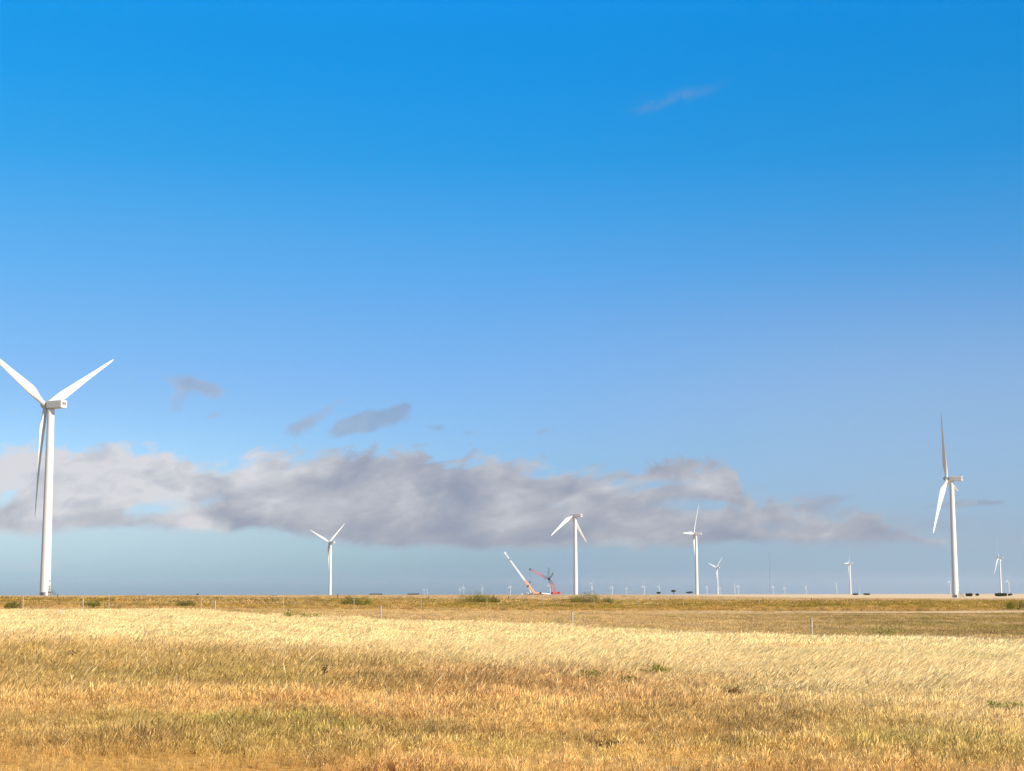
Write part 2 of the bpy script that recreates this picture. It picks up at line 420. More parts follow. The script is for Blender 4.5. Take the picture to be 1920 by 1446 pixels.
# ------------------------------------------------------------------ wind turbines
TW_H, HUBZ, RAD = 76.2, 78.0, 46.5
def tower_mesh():
    b = MB(); n = 48
    zs = [-6, 0] + [TW_H * k / 12 for k in range(1, 13)]
    b.tube([(0, 0, z) for z in zs], [2.15 - (2.15 - 1.42) * max(0, z) / TW_H for z in zs], n)
    for z in (25.2, 50.6):        # section flanges, a few millimetres proud
        r = 2.15 - .73 * z / TW_H
        b.tube([(0, 0, z - .12), (0, 0, z + .12)], r + .02, n, cap=True)
    return b
def blade_mesh(pitch):
    """root at the hub, spans +Y, leading edge towards +Z, downwind side +X"""
    b = MB(); n = 20
    st = [(1.0, 1.0, 1.95, 1.0, 0), (2.6, 1.0, 1.95, 1.0, 0), (5.0, .82, 2.5, .74, 14), (8.0, .5, 3.25, .42, 13), (10.5, .35, 3.45, .30, 11),
          (15, .25, 3.05, .24, 8), (21, .2, 2.45, .20, 5), (28, .18, 1.85, .18, 3), (35, .16, 1.35, .16, 1), (41, .15, .98, .15, 0), (44.6, .14, .66, .14, -1), (46.0, .12, .38, .12, -1), (46.45, .1, .12, .12, -1)]
    v = []
    for y, th, ch, round_, tw in st:
        t = th; ch = ch * (1.12 if y > 6 else 1)
        cone = -(y * math.sin(R(2.6))) + .00035 * y * y
        for k in range(n):
            a = 2 * math.pi * k / n
            ca, sa = math.cos(a), math.sin(a)
            blend = max(0, min(1, (1 - round_) / .6))
            # aerofoil: blunt at the leading edge, thin at the trailing edge
            zc = ch * (.5 * ca if blend == 0 else (.5 * ca * (1 - blend) + (.5 * ca - .18) * blend))
            half = .5 * ch * t * sa * (1 - blend * .55 * (1 - (ca + 1) / 2))
            tr = R(tw - pitch)
            v.append((half * math.cos(tr) + zc * math.sin(tr) + cone, y, zc * math.cos(tr) - half * math.sin(tr)))
    m = len(st)
    f = [(i * n + k, i * n + (k + 1) % n, (i + 1) * n + (k + 1) % n, (i + 1) * n + k) for i in range(m - 1) for k in range(n)]
    f += [tuple(range(n))[::-1], tuple(range((m - 1) * n, m * n))]
    return b.add(v, f)
def nacelle_meshes():
    body = MB()
    prof = [(-2.0, 1.2, 1.25, .1), (-1.3, 1.6, 1.55, .05), (.3, 1.7, 1.62, 0), (6.1, 1.7, 1.62, 0), (6.6, 1.62, 1.54, .02)]
    v = []
    for x, hw, hh, dz in prof:
        c = .28
        for (sy, sz) in ((-1, -1), (1, -1), (1, 1), (-1, 1)):
            if sy * sz > 0: pts = [(sy * (hw - c), sz * hh), (sy * hw, sz * (hh - c))]
            else: pts = [(sy * hw, sz * (hh - c)), (sy * (hw - c), sz * hh)]
            if (sy, sz) == (-1, -1): pts = [(-hw, -(hh - c)), (-(hw - c), -hh)]
            if (sy, sz) == (1, -1): pts = [(hw - c, -hh), (hw, -(hh - c))]
            if (sy, sz) == (1, 1): pts = [(hw, hh - c), (hw - c, hh)]
            if (sy, sz) == (-1, 1): pts = [(-(hw - c), hh), (-hw, hh - c)]
            v += [(x, a, bz + dz) for a, bz in pts]
    n = 8
    f = [(i * n + k, i * n + (k + 1) % n, (i + 1) * n + (k + 1) % n, (i + 1) * n + k) for i in range(len(prof) - 1) for k in range(n)]
    f += [tuple(range(n))[::-1], tuple(range((len(prof) - 1) * n, len(prof) * n))]
    body.add(v, f)
    # panel ribs on the long sides
    for s in (-1, 1):
        for z in (-1.1, -.35, .4, 1.15): body.box((3.1, s * 1.715, z), (5.6, .07, .09))
    vent = MB()
    vent.box((6.62, 0, .25), (.08, 2.2, 1.1))
    for k in range(6): vent.box((6.67, 0, -.2 + k * .18), (.06, 2.1, .05))
    mast = MB(), MB()
    mast[0].tube([(5.6, -.9, 1.6), (5.6, -.9, 2.9)], .05, 6).box((5.6, -.9, 2.95), (.5, .1, .1)); mast[1].tube([(5.6, .9, 1.6), (5.6, .9, 2.6), (5.6, .9, 2.61), (5.6, .9, 2.85)], [.05, .05, .14, .14], 8)
    return body, vent, mast
def hub_mesh():
    b = MB()
    b.tube([(1.35, 0, 0), (1.0, 0, 0), (-.9, 0, 0), (-1.5, 0, 0), (-2.0, 0, 0), (-2.35, 0, 0), (-2.45, 0, 0)], [.9, 1.3, 1.4, 1.25, .9, .4, .05], 24)
    for a in (0, 120, 240):
        M = Matrix.Rotation(R(a), 3, 'X')
        b.tube([M @ Vector((0, .5, 0)), M @ Vector((0, 1.5, 0))], 1.03, 20)
    return b
def make_turbine(pitch=24):
    root = empty('wind_turbine', (0, 0, 0))
    t = tower_mesh().build('tower', M_TOWER, root); smooth_by_angle(t, 30)
    nb, nv, nm = nacelle_meshes()
    nac = nb.build('nacelle', M_NAC, root); nac.location = (0.4, 0, HUBZ)
    nv.build('vent', M_VENT, nac)
    for q in nm: q.build('wind_sensor', M_STEEL, nac)
    yb = MB().tube([(0, 0, TW_H - .002), (0, 0, TW_H + .35)], 1.3, 32).build('yaw_collar', M_VENT, root)
    hub = hub_mesh().build('rotor_hub', M_HUB, root); smooth_by_angle(hub, 40)
    hub.location = (-3.1, 0, HUBZ + .1)
    bm_ = None
    for k in range(3):
        if bm_ is None:
            bl = blade_mesh(pitch).build('blade', M_BLADE, hub); smooth_by_angle(bl, 60); bm_ = bl
        else:
            bl = bm_.copy(); COL.objects.link(bl); bl.parent = hub
        bl.rotation_euler = (R(120 * k), 0, 0)
    return root
def kids(o): return [c for c in bpy.data.objects if c.parent == o]
def copy_tree(o, parent=None):
    c = o.copy(); COL.objects.link(c); c.parent = parent
    for ch in kids(o): copy_tree(ch, c)
    return c
def lite_turbine():
    """a far turbine: same shape, coarser tower"""
    root = empty('wind_turbine', (0, 0, 0))
    MBt = MB(); MBt.tube([(0, 0, -6), (0, 0, 0), (0, 0, TW_H)], [2.15, 2.15, 1.42], 16)
    t = MBt.build('tower', M_TOWER, root); smooth_by_angle(t, 40)
    nb, _, _ = nacelle_meshes()
    nac = nb.build('nacelle', M_NAC, root); nac.location = (.4, 0, HUBZ)
    hub = hub_mesh().build('rotor_hub', M_HUB, root); smooth_by_angle(hub, 40); hub.location = (-3.1, 0, HUBZ + .1)
    for k in range(3):
        bl = bpy.data.objects.new('blade', F_MESH); COL.objects.link(bl); bl.parent = hub; bl.rotation_euler = (R(120 * k), 0, 0)
    return root
def solve_dist(px, hub_row):
    """distance at which the hub shows at that row"""
    lo, hi = 200.0, 30000.0
    a, e = azel(px, hub_row)
    for _ in range(60):
        d = math.sqrt(lo * hi)
        z = gz(d * math.sin(a), d * math.cos(a)) + HUBZ - EYE
        if math.atan2(z, d) > e: lo = d
        else: hi = d
    return d, a
G1, G2 = 'wind turbines across the field', 'tiny distant wind turbines on the horizon'
TILT = 4.0
def put_turbine(o, px, hub_row, yaw, psi, label, group):
    d, a = solve_dist(px, hub_row)
    x, y = d * math.sin(a), d * math.cos(a)
    o.location = (x, y, gz(x, y)); o.rotation_euler = (0, 0, R(yaw))
    for c in kids(o):
        if c.name.startswith('rotor_hub'): c.rotation_euler = (R(psi), R(TILT), 0)
    tag(o, label, 'wind turbine', group)
    return d, x, y
proto = make_turbine()
NEAR = [(96, 759.5, -28, 31, 'largest white wind turbine at left edge with one blade pointing straight down'),
        (1784, 898, -26.5, 113, 'tall white wind turbine at right edge with one blade nearly upright'),
        (620, 1017, -33, 39, 'white wind turbine left of the cranes with two blades raised in a V'),
        (1078.5, 967, -28, 207, 'white wind turbine right of the red crane with only two blades, both drooping'),
        (1305, 1001, -22, 61, 'white wind turbine with one blade upright and one level to the left')]
PLACED = []
# the blades of each turbine are turned to their own pitch
def blade_data(pitch):
    p = blade_mesh(pitch).build('blade', M_BLADE); smooth_by_angle(p, 60); d = p.data
    bpy.data.objects.remove(p); return d
F_MESH = blade_data(-10)
PITCHED = {1: blade_data(-45), 2: blade_data(0), 3: blade_data(-32), 4: blade_data(0)}
turbs = []
for i, (px, hy, yaw, psi, lab) in enumerate(NEAR):
    o = proto if i == 0 else copy_tree(proto)
    if i:
        for h in kids(o):
            if h.name.startswith('rotor_hub'):
                for bl in kids(h): bl.data = PITCHED[i]
    turbs.append((o, px, hy, yaw, psi, lab))
base_copy = None
for o, px, hy, yaw, psi, lab in turbs:
    PLACED.append((put_turbine(o, px, hy, yaw, psi, lab, G1), o))
# the fourth one has a blade missing
hub4 = [c for c in kids(turbs[3][0]) if c.name.startswith('rotor_hub')][0]
bl4 = [c for c in kids(hub4) if abs(c.rotation_euler.x - R(240)) < .01][0]
bpy.data.objects.remove(bl4)

def stairs_for(o, side):
    """entrance door and steel stair at the foot of a near tower; side = world direction in degrees"""
    yaw = o.rotation_euler.z
    tw = [c for c in kids(o) if c.name.startswith('tower')][0]
    a = R(side) - yaw
    M = Matrix.Rotation(a, 3, 'Z')
    T = lambda p: M @ Vector(p)
    door = MB()
    door.box(T((2.10, 0, 3.1)), (.12, .95, 2.2), rot=M, bev=.02)
    door.box(T((2.13, 0, 4.35)), (.30, 1.2, .08), rot=M)
    door.build('door', M_VENT, tw)
    lamp = MB().box(T((2.2, 0, 6.2)), (.25, .25, .9), rot=M).build('cable_box', M_STEEL, tw)
    st = MB()
    st.box(T((2.75, 0, 1.9)), (1.2, 1.5, .08), rot=M)
    for k in range(9): st.box(T((3.5 + k * .27, 0, 1.72 - k * .2)), (.27, 1.1, .04), rot=M)
    for s in (-.62, .62):
        st.bar(T((3.35, s, 1.85)), T((5.9, s, 0)), .12)
        st.bar(T((3.35, s, 2.9)), T((5.9, s, 1.05)), .06)
        st.bar(T((2.2, s, 2.9)), T((3.35, s, 2.9)), .06)
        for k in range(4): st.bar(T((3.35 + k * .85, s, 1.85 - k * .61)), T((3.35 + k * .85, s, 2.9 - k * .61)), .05)
        for x in (2.3, 3.3): st.bar(T((x, s, 0)), T((x, s, 1.9)), .1)
    st.build('staircase', M_STEEL, o)
    cb = MB().box(T((1.1, -2.4, .7)), (1.7, 1.2, 1.7), rot=M, bev=.05).box(T((1.1, -2.4, 1.6)), (1.8, 1.3, .08), rot=M)
    cb.build('cabinet', M_STEEL, o)
stairs_for(turbs[0][0], -25)
stairs_for(turbs[1][0], -35)

mid = lite_turbine()
MID = [(1345, 1064.5, -39, 44, 'small white wind turbine just right of the upright-blade turbine, two blades raised'),
       (1593.5, 1056.5, -24, 62, 'slender mid-distance turbine midway between the centre group and the right edge turbine'),
       (1874.5, 1046, -28, 112, 'slender grey-looking turbine beside the right edge of the picture')]
for i, (px, hy, yaw, psi, lab) in enumerate(MID):
    o = mid if i == 0 else copy_tree(mid)
    PLACED.append((put_turbine(o, px, hy, yaw, psi, lab, G1), o))
FAR = [(795.3, 1105.2, 'tiny wind turbine, leftmost on the horizon with one blade straight up', 92), (801.0, 1105.8, 'tiny faint wind turbine close behind the leftmost horizon turbine', 55),
       (862.4, 1104.2, 'tiny horizon turbine, left one of a close pair above the green shrub', 95), (869.5, 1101.0, 'tiny horizon turbine, right one of a close pair above the green shrub', 90),
       (905.0, 1102.5, 'tiny horizon turbine alone between the close pair and the white crane boom', 118), (957.0, 1099.0, 'tiny wind turbine just left of the white crane boom', 98),
       (1031.5, 1098.5, 'tiny wind turbine whose tower shows beside the red crane boom', 60), (1110.0, 1095.5, 'tiny pale turbine just right of the two-bladed turbine', 160),
       (1148.0, 1099.5, 'tiny horizon turbine, second to the right of the two-bladed turbine', 95), (1175.0, 1102.0, 'tiny horizon turbine, third to the right of the two-bladed turbine', 100),
       (1208.0, 1098.5, 'tiny white turbine left of the small dark horizon trees', 80), (1236.5, 1099.5, 'tiny turbine rising over the leftmost dark horizon tree', 70),
       (1325.8, 1099.4, 'tiny turbine close right of the upright-blade turbine with a blade leaning left', 118), (1350.0, 1101.5, 'tiny faint turbine close behind the small turbine with raised blades', 100),
       (1377.8, 1097.5, 'tiny turbine, left one of a close pair right of the small raised-blade turbine', 150), (1384.8, 1097.5, 'tiny turbine, right one of a close pair right of the small raised-blade turbine', 95),
       (1449.5, 1099.0, 'tiny turbine beside the thin measuring mast', 93), (1471.5, 1101.5, 'tiny turbine just right of the one beside the thin mast', 100),
       (1511.8, 1099.5, 'tiny turbine alone midway between thin mast and slender turbine', 118), (1568.8, 1096.0, 'tiny turbine left of the slender turbine with two blades raised in a Y', 50),
       (1612.2, 1101.8, 'tiny turbine right of the slender turbine above dark far trees', 150), (1781.5, 1088.8, 'tiny white turbine half hidden behind the right edge turbine', 205),
       (1891.0, 1087.6, 'small white turbine at far right beside the slender grey turbine', 85)]
for i, (px, hy, lab, psi) in enumerate(FAR):
    o = copy_tree(mid)
    PLACED.append((put_turbine(o, px, hy, -26 - (i * 7) % 12, psi, lab, G2), o))
for (d, x, y), o in PLACED: print('turbine', round(d), o['label'][:60])

# ------------------------------------------------------------------ cranes
def at_px(px, d):
    a = azel(px, row_of(px, 0))[0]
    x, y = d * math.sin(a), d * math.cos(a)
    return Vector((x, y, gz(x, y)))
CD = 1640.0
C0 = at_px(1002, CD)
S = CD / F                      # metres per reference pixel there
def lattice(b, A, B, w0, w1, side, n=12, chord=.28, diag=.16):
    """square lattice boom from A to B in the plane holding 'side'"""
    A, B = Vector(A), Vector(B); t = (B - A).normalized()
    s1 = Vector(side); s1 = (s1 - t * s1.dot(t)).normalized(); s2 = t.cross(s1)
    P = []
    for i in range(n + 1):
        k = i / n; w = w0 + (w1 - w0) * k
        if n >= 6: w *= min(1, .35 + 3.5 * min(k, 1 - k)) if (k < .2 or k > .8) else 1
        P.append([A + (B - A) * k + s1 * (w / 2 * a) + s2 * (w / 2 * c) for a, c in ((-1, -1), (1, -1), (1, 1), (-1, 1))])
    for i in range(n):
        for k in range(4):
            b.bar(P[i][k], P[i + 1][k], chord)
            b.bar(P[i][k], P[i + 1][(k + 1) % 4], diag)
    return b
def crane_carrier(root, L, col, cabside, wheels=7):
    """long many-axled truck body; lies along local X"""
    b = MB(); b.box((0, 0, 1.55), (L, 2.9, .9), bev=.1).box((0, 0, 2.1), (L * .9, 2.7, .25))
    b.build('chassis', M_DARK, root)
    c = MB(); x = cabside * (L / 2 - 1.1)
    c.box((x, 0, 2.35), (2.4, 2.8, 2.1), bev=.2)
    cab = c.build('driver_cab', col, root)
    g = MB().box((x + cabside * 1.19, 0, 2.75), (.1, 2.4, .9)).box((x, -1.41, 2.75), (1.4, .06, .8)).build('windscreen', M_GLASS, cab)
    for i in range(wheels):
        for s in (-1, 1):
            xx = -L / 2 + 1.2 + i * (L - 2.4) / (wheels - 1)
            w = MB().tube([(xx, s * 1.05, .78), (xx, s * 1.50, .78)], .78, 18).build('wheel', M_TYRE, root)
            MB().tube([(xx, s * 1.495, .78), (xx, s * 1.53, .78)], .4, 12).build('rim', M_STEEL, w)
    for sx in (-1, 1):
        for sy in (-1, 1):
            o = MB().box((sx * L * .28, sy * 3.0, 1.35), (.5, 3.6, .45)).tube([(sx * L * .28, sy * 4.6, .1), (sx * L * .28, sy * 4.6, 1.4)], .18, 8).box((sx * L * .28, sy * 4.6, .08), (1.2, 1.2, .16))
            o.build('outrigger', M_STEEL, root)
# telescopic crane with white boom
def W2(px, py, depth=0.0, org=None):
    """world point at crane distance from a photo position"""
    a, e = azel(px, py); d = CD + depth
    return Vector((d * math.sin(a), d * math.cos(a), EYE + d * math.tan(e)))
def crane_white():
    o = at_px(1003, CD); root = empty('mobile_crane', o)
    L = lambda px, py, dd=0: W2(px, py, dd) - o
    piv, knee, tip = L(1002.5, 1112.5), L(984, 1088.5), L(947.5, 1038)
    crane_carrier(root, 17, M_WHITE, -1)
    t = MB().box((1.5, 0, 3.0), (6.5, 2.9, 1.5), bev=.12).build('upper_carriage', M_ORANGE, root)
    MB().box((5.4, 0, 3.1), (1.8, 3.3, 1.9), bev=.08).build('counterweight', M_DARK, root)
    piv = Vector((piv.x, 0, piv.z))
    def boom(A, B, w, h):
        d = (B - A); y = Vector((0, 1, 0)); t = d.normalized(); n = t.cross(y).normalized()
        M = Matrix((t, y, n)).transposed()
        return (A + B) / 2, (d.length, w, h), M
    b = MB(); c, s, M = boom(piv, knee, 1.8, 2.2); b.box(c, s, M, bev=.15); b.build('boom_base', M_ORANGE, root)
    b = MB(); cur = knee; segs = 5
    for k in range(segs):
        A = knee + (tip - knee) * (k / segs) - (tip - knee).normalized() * (.0 if k == 0 else .5); B = knee + (tip - knee) * ((k + 1) / segs)
        c, s, M = boom(A, B, 1.6 - .12 * k, 1.95 - .17 * k); b.box(c, s, M, bev=.1)
    b.build('boom_extension', M_WHITE, root)
    c, s, M = boom(tip - (tip - knee).normalized() * .6, tip + (tip - knee).normalized() * 1.6, 1.5, 2.0)
    MB().box(c, s, M, bev=.2).build('boom_head', M_WHITE, root)
    c, s, M = boom(L(989, 1098), L(990.5, 1100.5), 2.0, 2.4); MB().box(c, s, M, bev=.1).build('boom_collar', M_DARK, root)
    b = MB().tube([Vector((L(995.5, 1112).x, 0, 3.2)), L(990, 1101)], .55, 10); b.build('lifting_ram', M_WHITE, root)
    tag(root, 'mobile crane with long white boom leaning left on an orange base section', 'crane', 'cranes on the horizon')
    return root
crane_white()
def crane_red():
    o = at_px(1040, CD + 10); root = empty('lattice_crane', o)
    L = lambda px, py, dd=10: W2(px, py, dd) - o
    side = (0, 1, 0)
    base, mid_, joint = L(1038.5, 1112), L(1034.5, 1094.5), L(1029.5, 1086.5)
    # crawler undercarriage
    for s in (-1, 1):
        c = MB().box((0, s * 3.6, .85), (8.4, 1.2, 1.3), bev=.4)
        for k in range(7): c.tube([(-3.4 + k * 1.13, s * 3.6 - .64, .5), (-3.4 + k * 1.13, s * 3.6 + .64, .5)], .4, 10)
        c.build('crawler_track', M_DARK, root)
    MB().box((0, 0, 1.2), (3.4, 6.2, .9), bev=.1).build('car_body', M_DARK, root)
    MB().box((1.0, 0, 2.7), (7.2, 3.2, 1.7), bev=.12).box((2.4, 0, 3.9), (3.6, 2.6, .8), bev=.1).build('upper_carriage', M_RED, root)
    cab = MB().box((-2.3, -2.2, 2.9), (2.2, 1.1, 1.9), bev=.15).build('operator_cab', M_RED, root)
    MB().box((-3.41, -2.2, 3.1), (.06, .9, 1.0)).box((-2.3, -2.77, 3.1), (1.5, .06, .9)).build('cab_window', M_GLASS, cab)
    for k in range(3): MB().box((5.0, 0, 2.3 + k * .85), (1.6, 4.6, .8), bev=.06).build('counterweight', M_RED, root)
    piv = Vector((base.x, 0, 2.2))
    b = MB(); lattice(b, piv, mid_, 3.6, 3.0, side, 6, .5, .3); b.build('boom_base', M_RED, root)
    b = MB(); lattice(b, mid_, joint, 2.6, 1.8, side, 4, .42, .26); b.box(joint, (1.8, 2.0, 1.8), bev=.2); b.build('boom_top', M_DARK, root)
    b = MB(); lattice(b, joint, L(995, 1068.3), 2.2, 1.5, side, 16, .36, .22); b.build('jib', M_RED, root)
    b = MB().box(L(994, 1067.8), (1.6, 1.2, 2.0), bev=.2); b.build('jib_head', M_DARK, root)
    b = MB(); lattice(b, joint, L(1037.2, 1074.6), 1.6, 1.0, side, 5, .42, .26); b.build('strut', M_DARK, root)
    b = MB(); lattice(b, L(1027.8, 1086), L(1029.2, 1064.2), 1.5, 1.1, side, 8, .26, .16); b.build('mast', M_GREYSTEEL, root)
    w = MB()
    w.bar(L(1029.2, 1064.2), L(994, 1067.5), .07); w.bar(L(1029.2, 1064.2), L(1037.2, 1074.6), .09); w.bar(L(1037.2, 1074.6), L(994, 1067.5), .05)
    w.build('pendant_line', M_GREYSTEEL, root)
    w = MB(); 
    for s in (-.9, .9): w.bar(L(1037.6, 1075.5) + Vector((0, s, 0)), Vector((L(1041.4, 1106).x, s, 4.0)), .32)
    w.build('backstay', M_GREYSTEEL, root)
    h = MB(); h.bar(L(993.7, 1069), L(993.7, 1091), .06); h.build('hoist_rope', M_DARK, root)
    h = MB().box(L(993.7, 1091.6), (1.3, .8, 1.6), bev=.25); q = L(993.7, 1091.6)
    h.tube([q + Vector((0, 0, -.8)), q + Vector((.1, 0, -1.3)), q + Vector((.4, 0, -1.5)), q + Vector((.6, 0, -1.2))], .14, 8)
    h.build('hook_block', M_DARK, root)
    tag(root, 'red lattice crawler crane with its jib folded out to the left', 'crane', 'cranes on the horizon')
crane_red()
def trailer():
    o = at_px(1018, CD + 30); root = empty('flatbed_trailer', o)
    MB().box((0, 0, 1.3), (14.5, 2.5, .35), bev=.05).build('deck', M_WHITE, root)
    b = MB().tube([(-6.9, 0, 2.45), (-6.0, 0, 2.5), (3, 0, 2.4), (6.9, 0, 2.1)], [.95, 1.0, .75, .4], 16); b.build('tarpaulin', M_WHITE, root, True)
    for xx in (-5, -3.7, 3.6, 4.9, 6.2):
        for s in (-1, 1): MB().tube([(xx, s * .9, .55), (xx, s * 1.25, .55)], .55, 14).build('wheel', M_TYRE, root)
    tag(root, 'long low white trailer load lying between the two cranes', 'trailer')
trailer()
def van():
    o = at_px(983, CD + 25); root = empty('site_van', o)
    b = MB(); prof = [(-2.9, .5), (-2.9, 2.2), (-2.6, 2.5), (1.3, 2.5), (2.0, 1.6), (2.9, 1.35), (3.0, .5)]
    v = [(x, s, z) for s in (-1, 1) for x, z in prof]; n = len(prof)
    b.add(v, [tuple(range(n)), tuple(range(2 * n - 1, n - 1, -1))] + [(k, k + n, (k + 1) % n + n, (k + 1) % n) for k in range(n)])
    bd = b.build('body', M_WHITE, root)
    MB().box((1.0, -1.01, 1.95), (1.0, .03, .6)).box((1.7, 0, 2.06), (.05, 1.7, .75), rot=Matrix.Rotation(R(-38), 3, 'Y')).build('window', M_GLASS, bd)
    for xx in (-1.9, 1.9):
        for s in (-1, 1): MB().tube([(xx, s * .78, .38), (xx, s * 1.03, .38)], .38, 14).build('wheel', M_TYRE, root)
    tag(root, 'small white van parked left of the foot of the white crane', 'van')
van()
def met_mast():
    a = azel(1442.3, 1035); d = 3300.0
    x, y = d * math.sin(a[0]), d * math.cos(a[0]); z = gz(x, y); H = EYE + d * math.tan(a[1]) - z
    root = empty('measuring_mast', (x, y, z))
    b = MB(); lattice(b, (0, 0, 0), (0, 0, H), .8, .7, (0, 1, 0), 40, .12, .07); b.build('mast', M_GREYSTEEL, root)
    w = MB()
    for k in range(3):
        q = R(120 * k + 20)
        for hh in (.45, .75, .97): w.bar((0, 0, H * hh), (50 * math.cos(q), 50 * math.sin(q), 0), .04)
    w.build('guy_wire', M_GREYSTEEL, root)
    s = MB()
    for hh in (.6, .8, .98): s.bar((-1.8, 0, H * hh), (1.8, 0, H * hh), .08).box((-1.8, 0, H * hh + .3), (.2, .2, .4)).box((1.8, 0, H * hh + .3), (.2, .2, .4))
    s.build('wind_sensor', M_GREYSTEEL, root)
    tag(root, 'very thin grey guyed measuring mast on the horizon', 'mast')
met_mast()

# ------------------------------------------------------------------ trees and shrubs
def leaf_mat(name, c1, c2, trans=.3):
    m = bpy.data.materials.new(name); m.use_nodes = True; nt = m.node_tree
    N = NT(nt); nt.nodes.remove(nt.nodes['Principled BSDF']); out = nt.nodes['Material Output']
    a = N.n('ShaderNodeAttribute', attribute_name='var')
    c = N.mix(a.outputs['Fac'], (*c1, 1), (*c2, 1))
    d = N.n('ShaderNodeBsdfDiffuse'); t = N.n('ShaderNodeBsdfTranslucent'); N.put(d.inputs[0], c); N.put(t.inputs[0], c)
    s = N.n('ShaderNodeMixShader'); s.inputs[0].default_value = trans
    N.put(s.inputs[1], d.outputs[0]); N.put(s.inputs[2], t.outputs[0]); N.put(out.inputs[0], s.outputs[0])
    return m
M_TREE = leaf_mat('tree_leaves', (.035, .05, .02), (.09, .10, .04))
M_SHRUB = leaf_mat('shrub_leaves', (.13, .14, .02), (.33, .27, .05))
M_WEED = leaf_mat('weed_leaves', (.16, .18, .03), (.42, .38, .08))
M_DEAD = leaf_mat('dead_stalks', (.09, .05, .025), (.22, .12, .05), .15)
def leaves_mesh(name, centers, size, mat, parent, per=1, up=.2, seed=1):
    g = np.random.default_rng(seed); n = len(centers)
    c = np.asarray(centers)
    d = g.normal(size=(n, 3)); d[:, 2] += up; d /= np.linalg.norm(d, axis=1)[:, None]
    e = np.cross(d, g.normal(size=(n, 3))); e /= np.linalg.norm(e, axis=1)[:, None]
    s = size * g.uniform(.6, 1.4, n)[:, None]
    v = np.stack([c - d * s, c + e * s * .4, c + d * s, c - e * s * .4], 1).reshape(-1, 3)
    me = bpy.data.meshes.new(name); me.from_pydata(v.tolist(), [], np.arange(4 * n).reshape(-1, 4).tolist()); me.update()
    at = me.attributes.new('var', 'FLOAT', 'POINT'); at.data.foreach_set('value', np.repeat(g.random(n), 4).astype(np.float32))
    me.materials.append(mat)
    o = bpy.data.objects.new(name, me); COL.objects.link(o); o.parent = parent
    return o
def clumps(g, n, lobes):
    """points filling the shells of several ellipsoid lobes"""
    out = []
    for (cx, cy, cz, rx, ry, rz, w) in lobes:
        k = int(n * w); p = g.normal(size=(k, 3)); p /= np.linalg.norm(p, axis=1)[:, None]
        p *= (g.random(k) ** .4 * g.uniform(.8, 1.15, k))[:, None]
        out.append(p * (rx, ry, rz) + (cx, cy, cz))
    return np.concatenate(out)
def tree(px, d, w, h, label, shape='umbrella', seed=0, name='tree', group='dark trees on the horizon'):
    o = at_px(px, d); g = np.random.default_rng(seed + 50)
    root = empty(name, o)
    hw = w / 2
    tk = MB(); th = h * (.45 if shape == 'umbrella' else .3)
    tk.tube([(0, 0, -.3), (.05 * w, 0, th * .6), (0, 0, th)], [.05 * h, .04 * h, .03 * h], 8)
    for k in range(6):
        q = k * 1.05 + seed; r_ = hw * .6
        tk.tube([(0, 0, th * .8), (math.cos(q) * r_ * .5, math.sin(q) * r_ * .5, th * 1.15), (math.cos(q) * r_, math.sin(q) * r_, h * .72)], [.03 * h, .02 * h, .008 * h], 6)
    tk.build('trunk', M_BARK, root)
    lob = []
    nl = 9
    for k in range(nl):
        q = g.uniform(0, 6.28); rr_ = g.uniform(.1, .72) * hw
        if shape == 'umbrella': zc = h * g.uniform(.66, .8); rz = h * g.uniform(.12, .2)
        else: zc = h * g.uniform(.4, .68); rz = h * g.uniform(.22, .3)
        lob.append((math.cos(q) * rr_, math.sin(q) * rr_, zc, hw * g.uniform(.3, .5), hw * g.uniform(.3, .5), rz, 1 / nl))
    leaves_mesh('crown', clumps(g, 2200, lob), .035 * w + .08, M_TREE, root, seed=seed)
    tag(root, label, 'tree', group)
tree(1234.5, 1900, 6.5, 3.4, 'small dark rounded tree below the tiny turbine, leftmost of the three horizon trees', 'round', 1)
tree(1263, 1900, 7.6, 5.6, 'dark umbrella-shaped tree, middle one of three horizon trees left of a tower', 'umbrella', 2)
tree(1292, 1900, 9.5, 3.6, 'low flat-topped dark tree just left of the upright-blade turbine tower', 'umbrella', 3)
tree(370.5, 2400, 4.5, 3.2, 'tiny dark tree alone on the horizon at the left', 'round', 4)
tree(1832.5, 1500, 5, 2.9, 'small pointed dark tree between the two dark tree rows at right', 'round', 6)
tree(1893.5, 1500, 4, 2.9, 'small dark tree at the foot of the small far right turbine', 'round', 7)
def hedge(px, d, w, h, label, seed, name='tree_row'):
    o = at_px(px, d); g = np.random.default_rng(seed)
    root = empty(name, o)
    n = int(w / 2.2) + 2; lob = []; tk = MB()
    for k in range(n):
        x = -w / 2 + w * (k + .5) / n
        lob.append((x, g.uniform(-1, 1), h * .55, w / n * .8, 2.2, h * g.uniform(.44, .5), 1 / n))
        tk.tube([(x, 0, -.2), (x, 0, h * .6)], [.16, .09], 6)
    tk.build('trunks', M_BARK, root)
    leaves_mesh('crowns', clumps(g, int(450 * n), lob), .38, M_TREE, root, seed=seed)
    tag(root, label, 'tree row', 'dark tree rows on the horizon')
    return root
hedge(1817, 1500, 5.0, 2.7, 'short dark tree row just right of the right edge turbine tower', 21)
hedge(1876.5, 1500, 9.5, 2.9, 'longest dark flat-topped tree row, below the slender turbine at far right', 22)
hedge(1604, 2300, 6.5, 2.4, 'thin dark tree row just right of the slender mid-distance turbine', 23)
hedge(1625, 2300, 8.0, 2.4, 'thin dark tree row right of the tiny turbine past the slender turbine', 24)
hedge(705, 6500, 50.0, 6.5, 'low faint far tree row on the horizon right of the V-bladed turbine', 25)
hedge(775, 6500, 46.0, 6.5, 'low faint far tree row just left of the leftmost tiny turbine', 26)

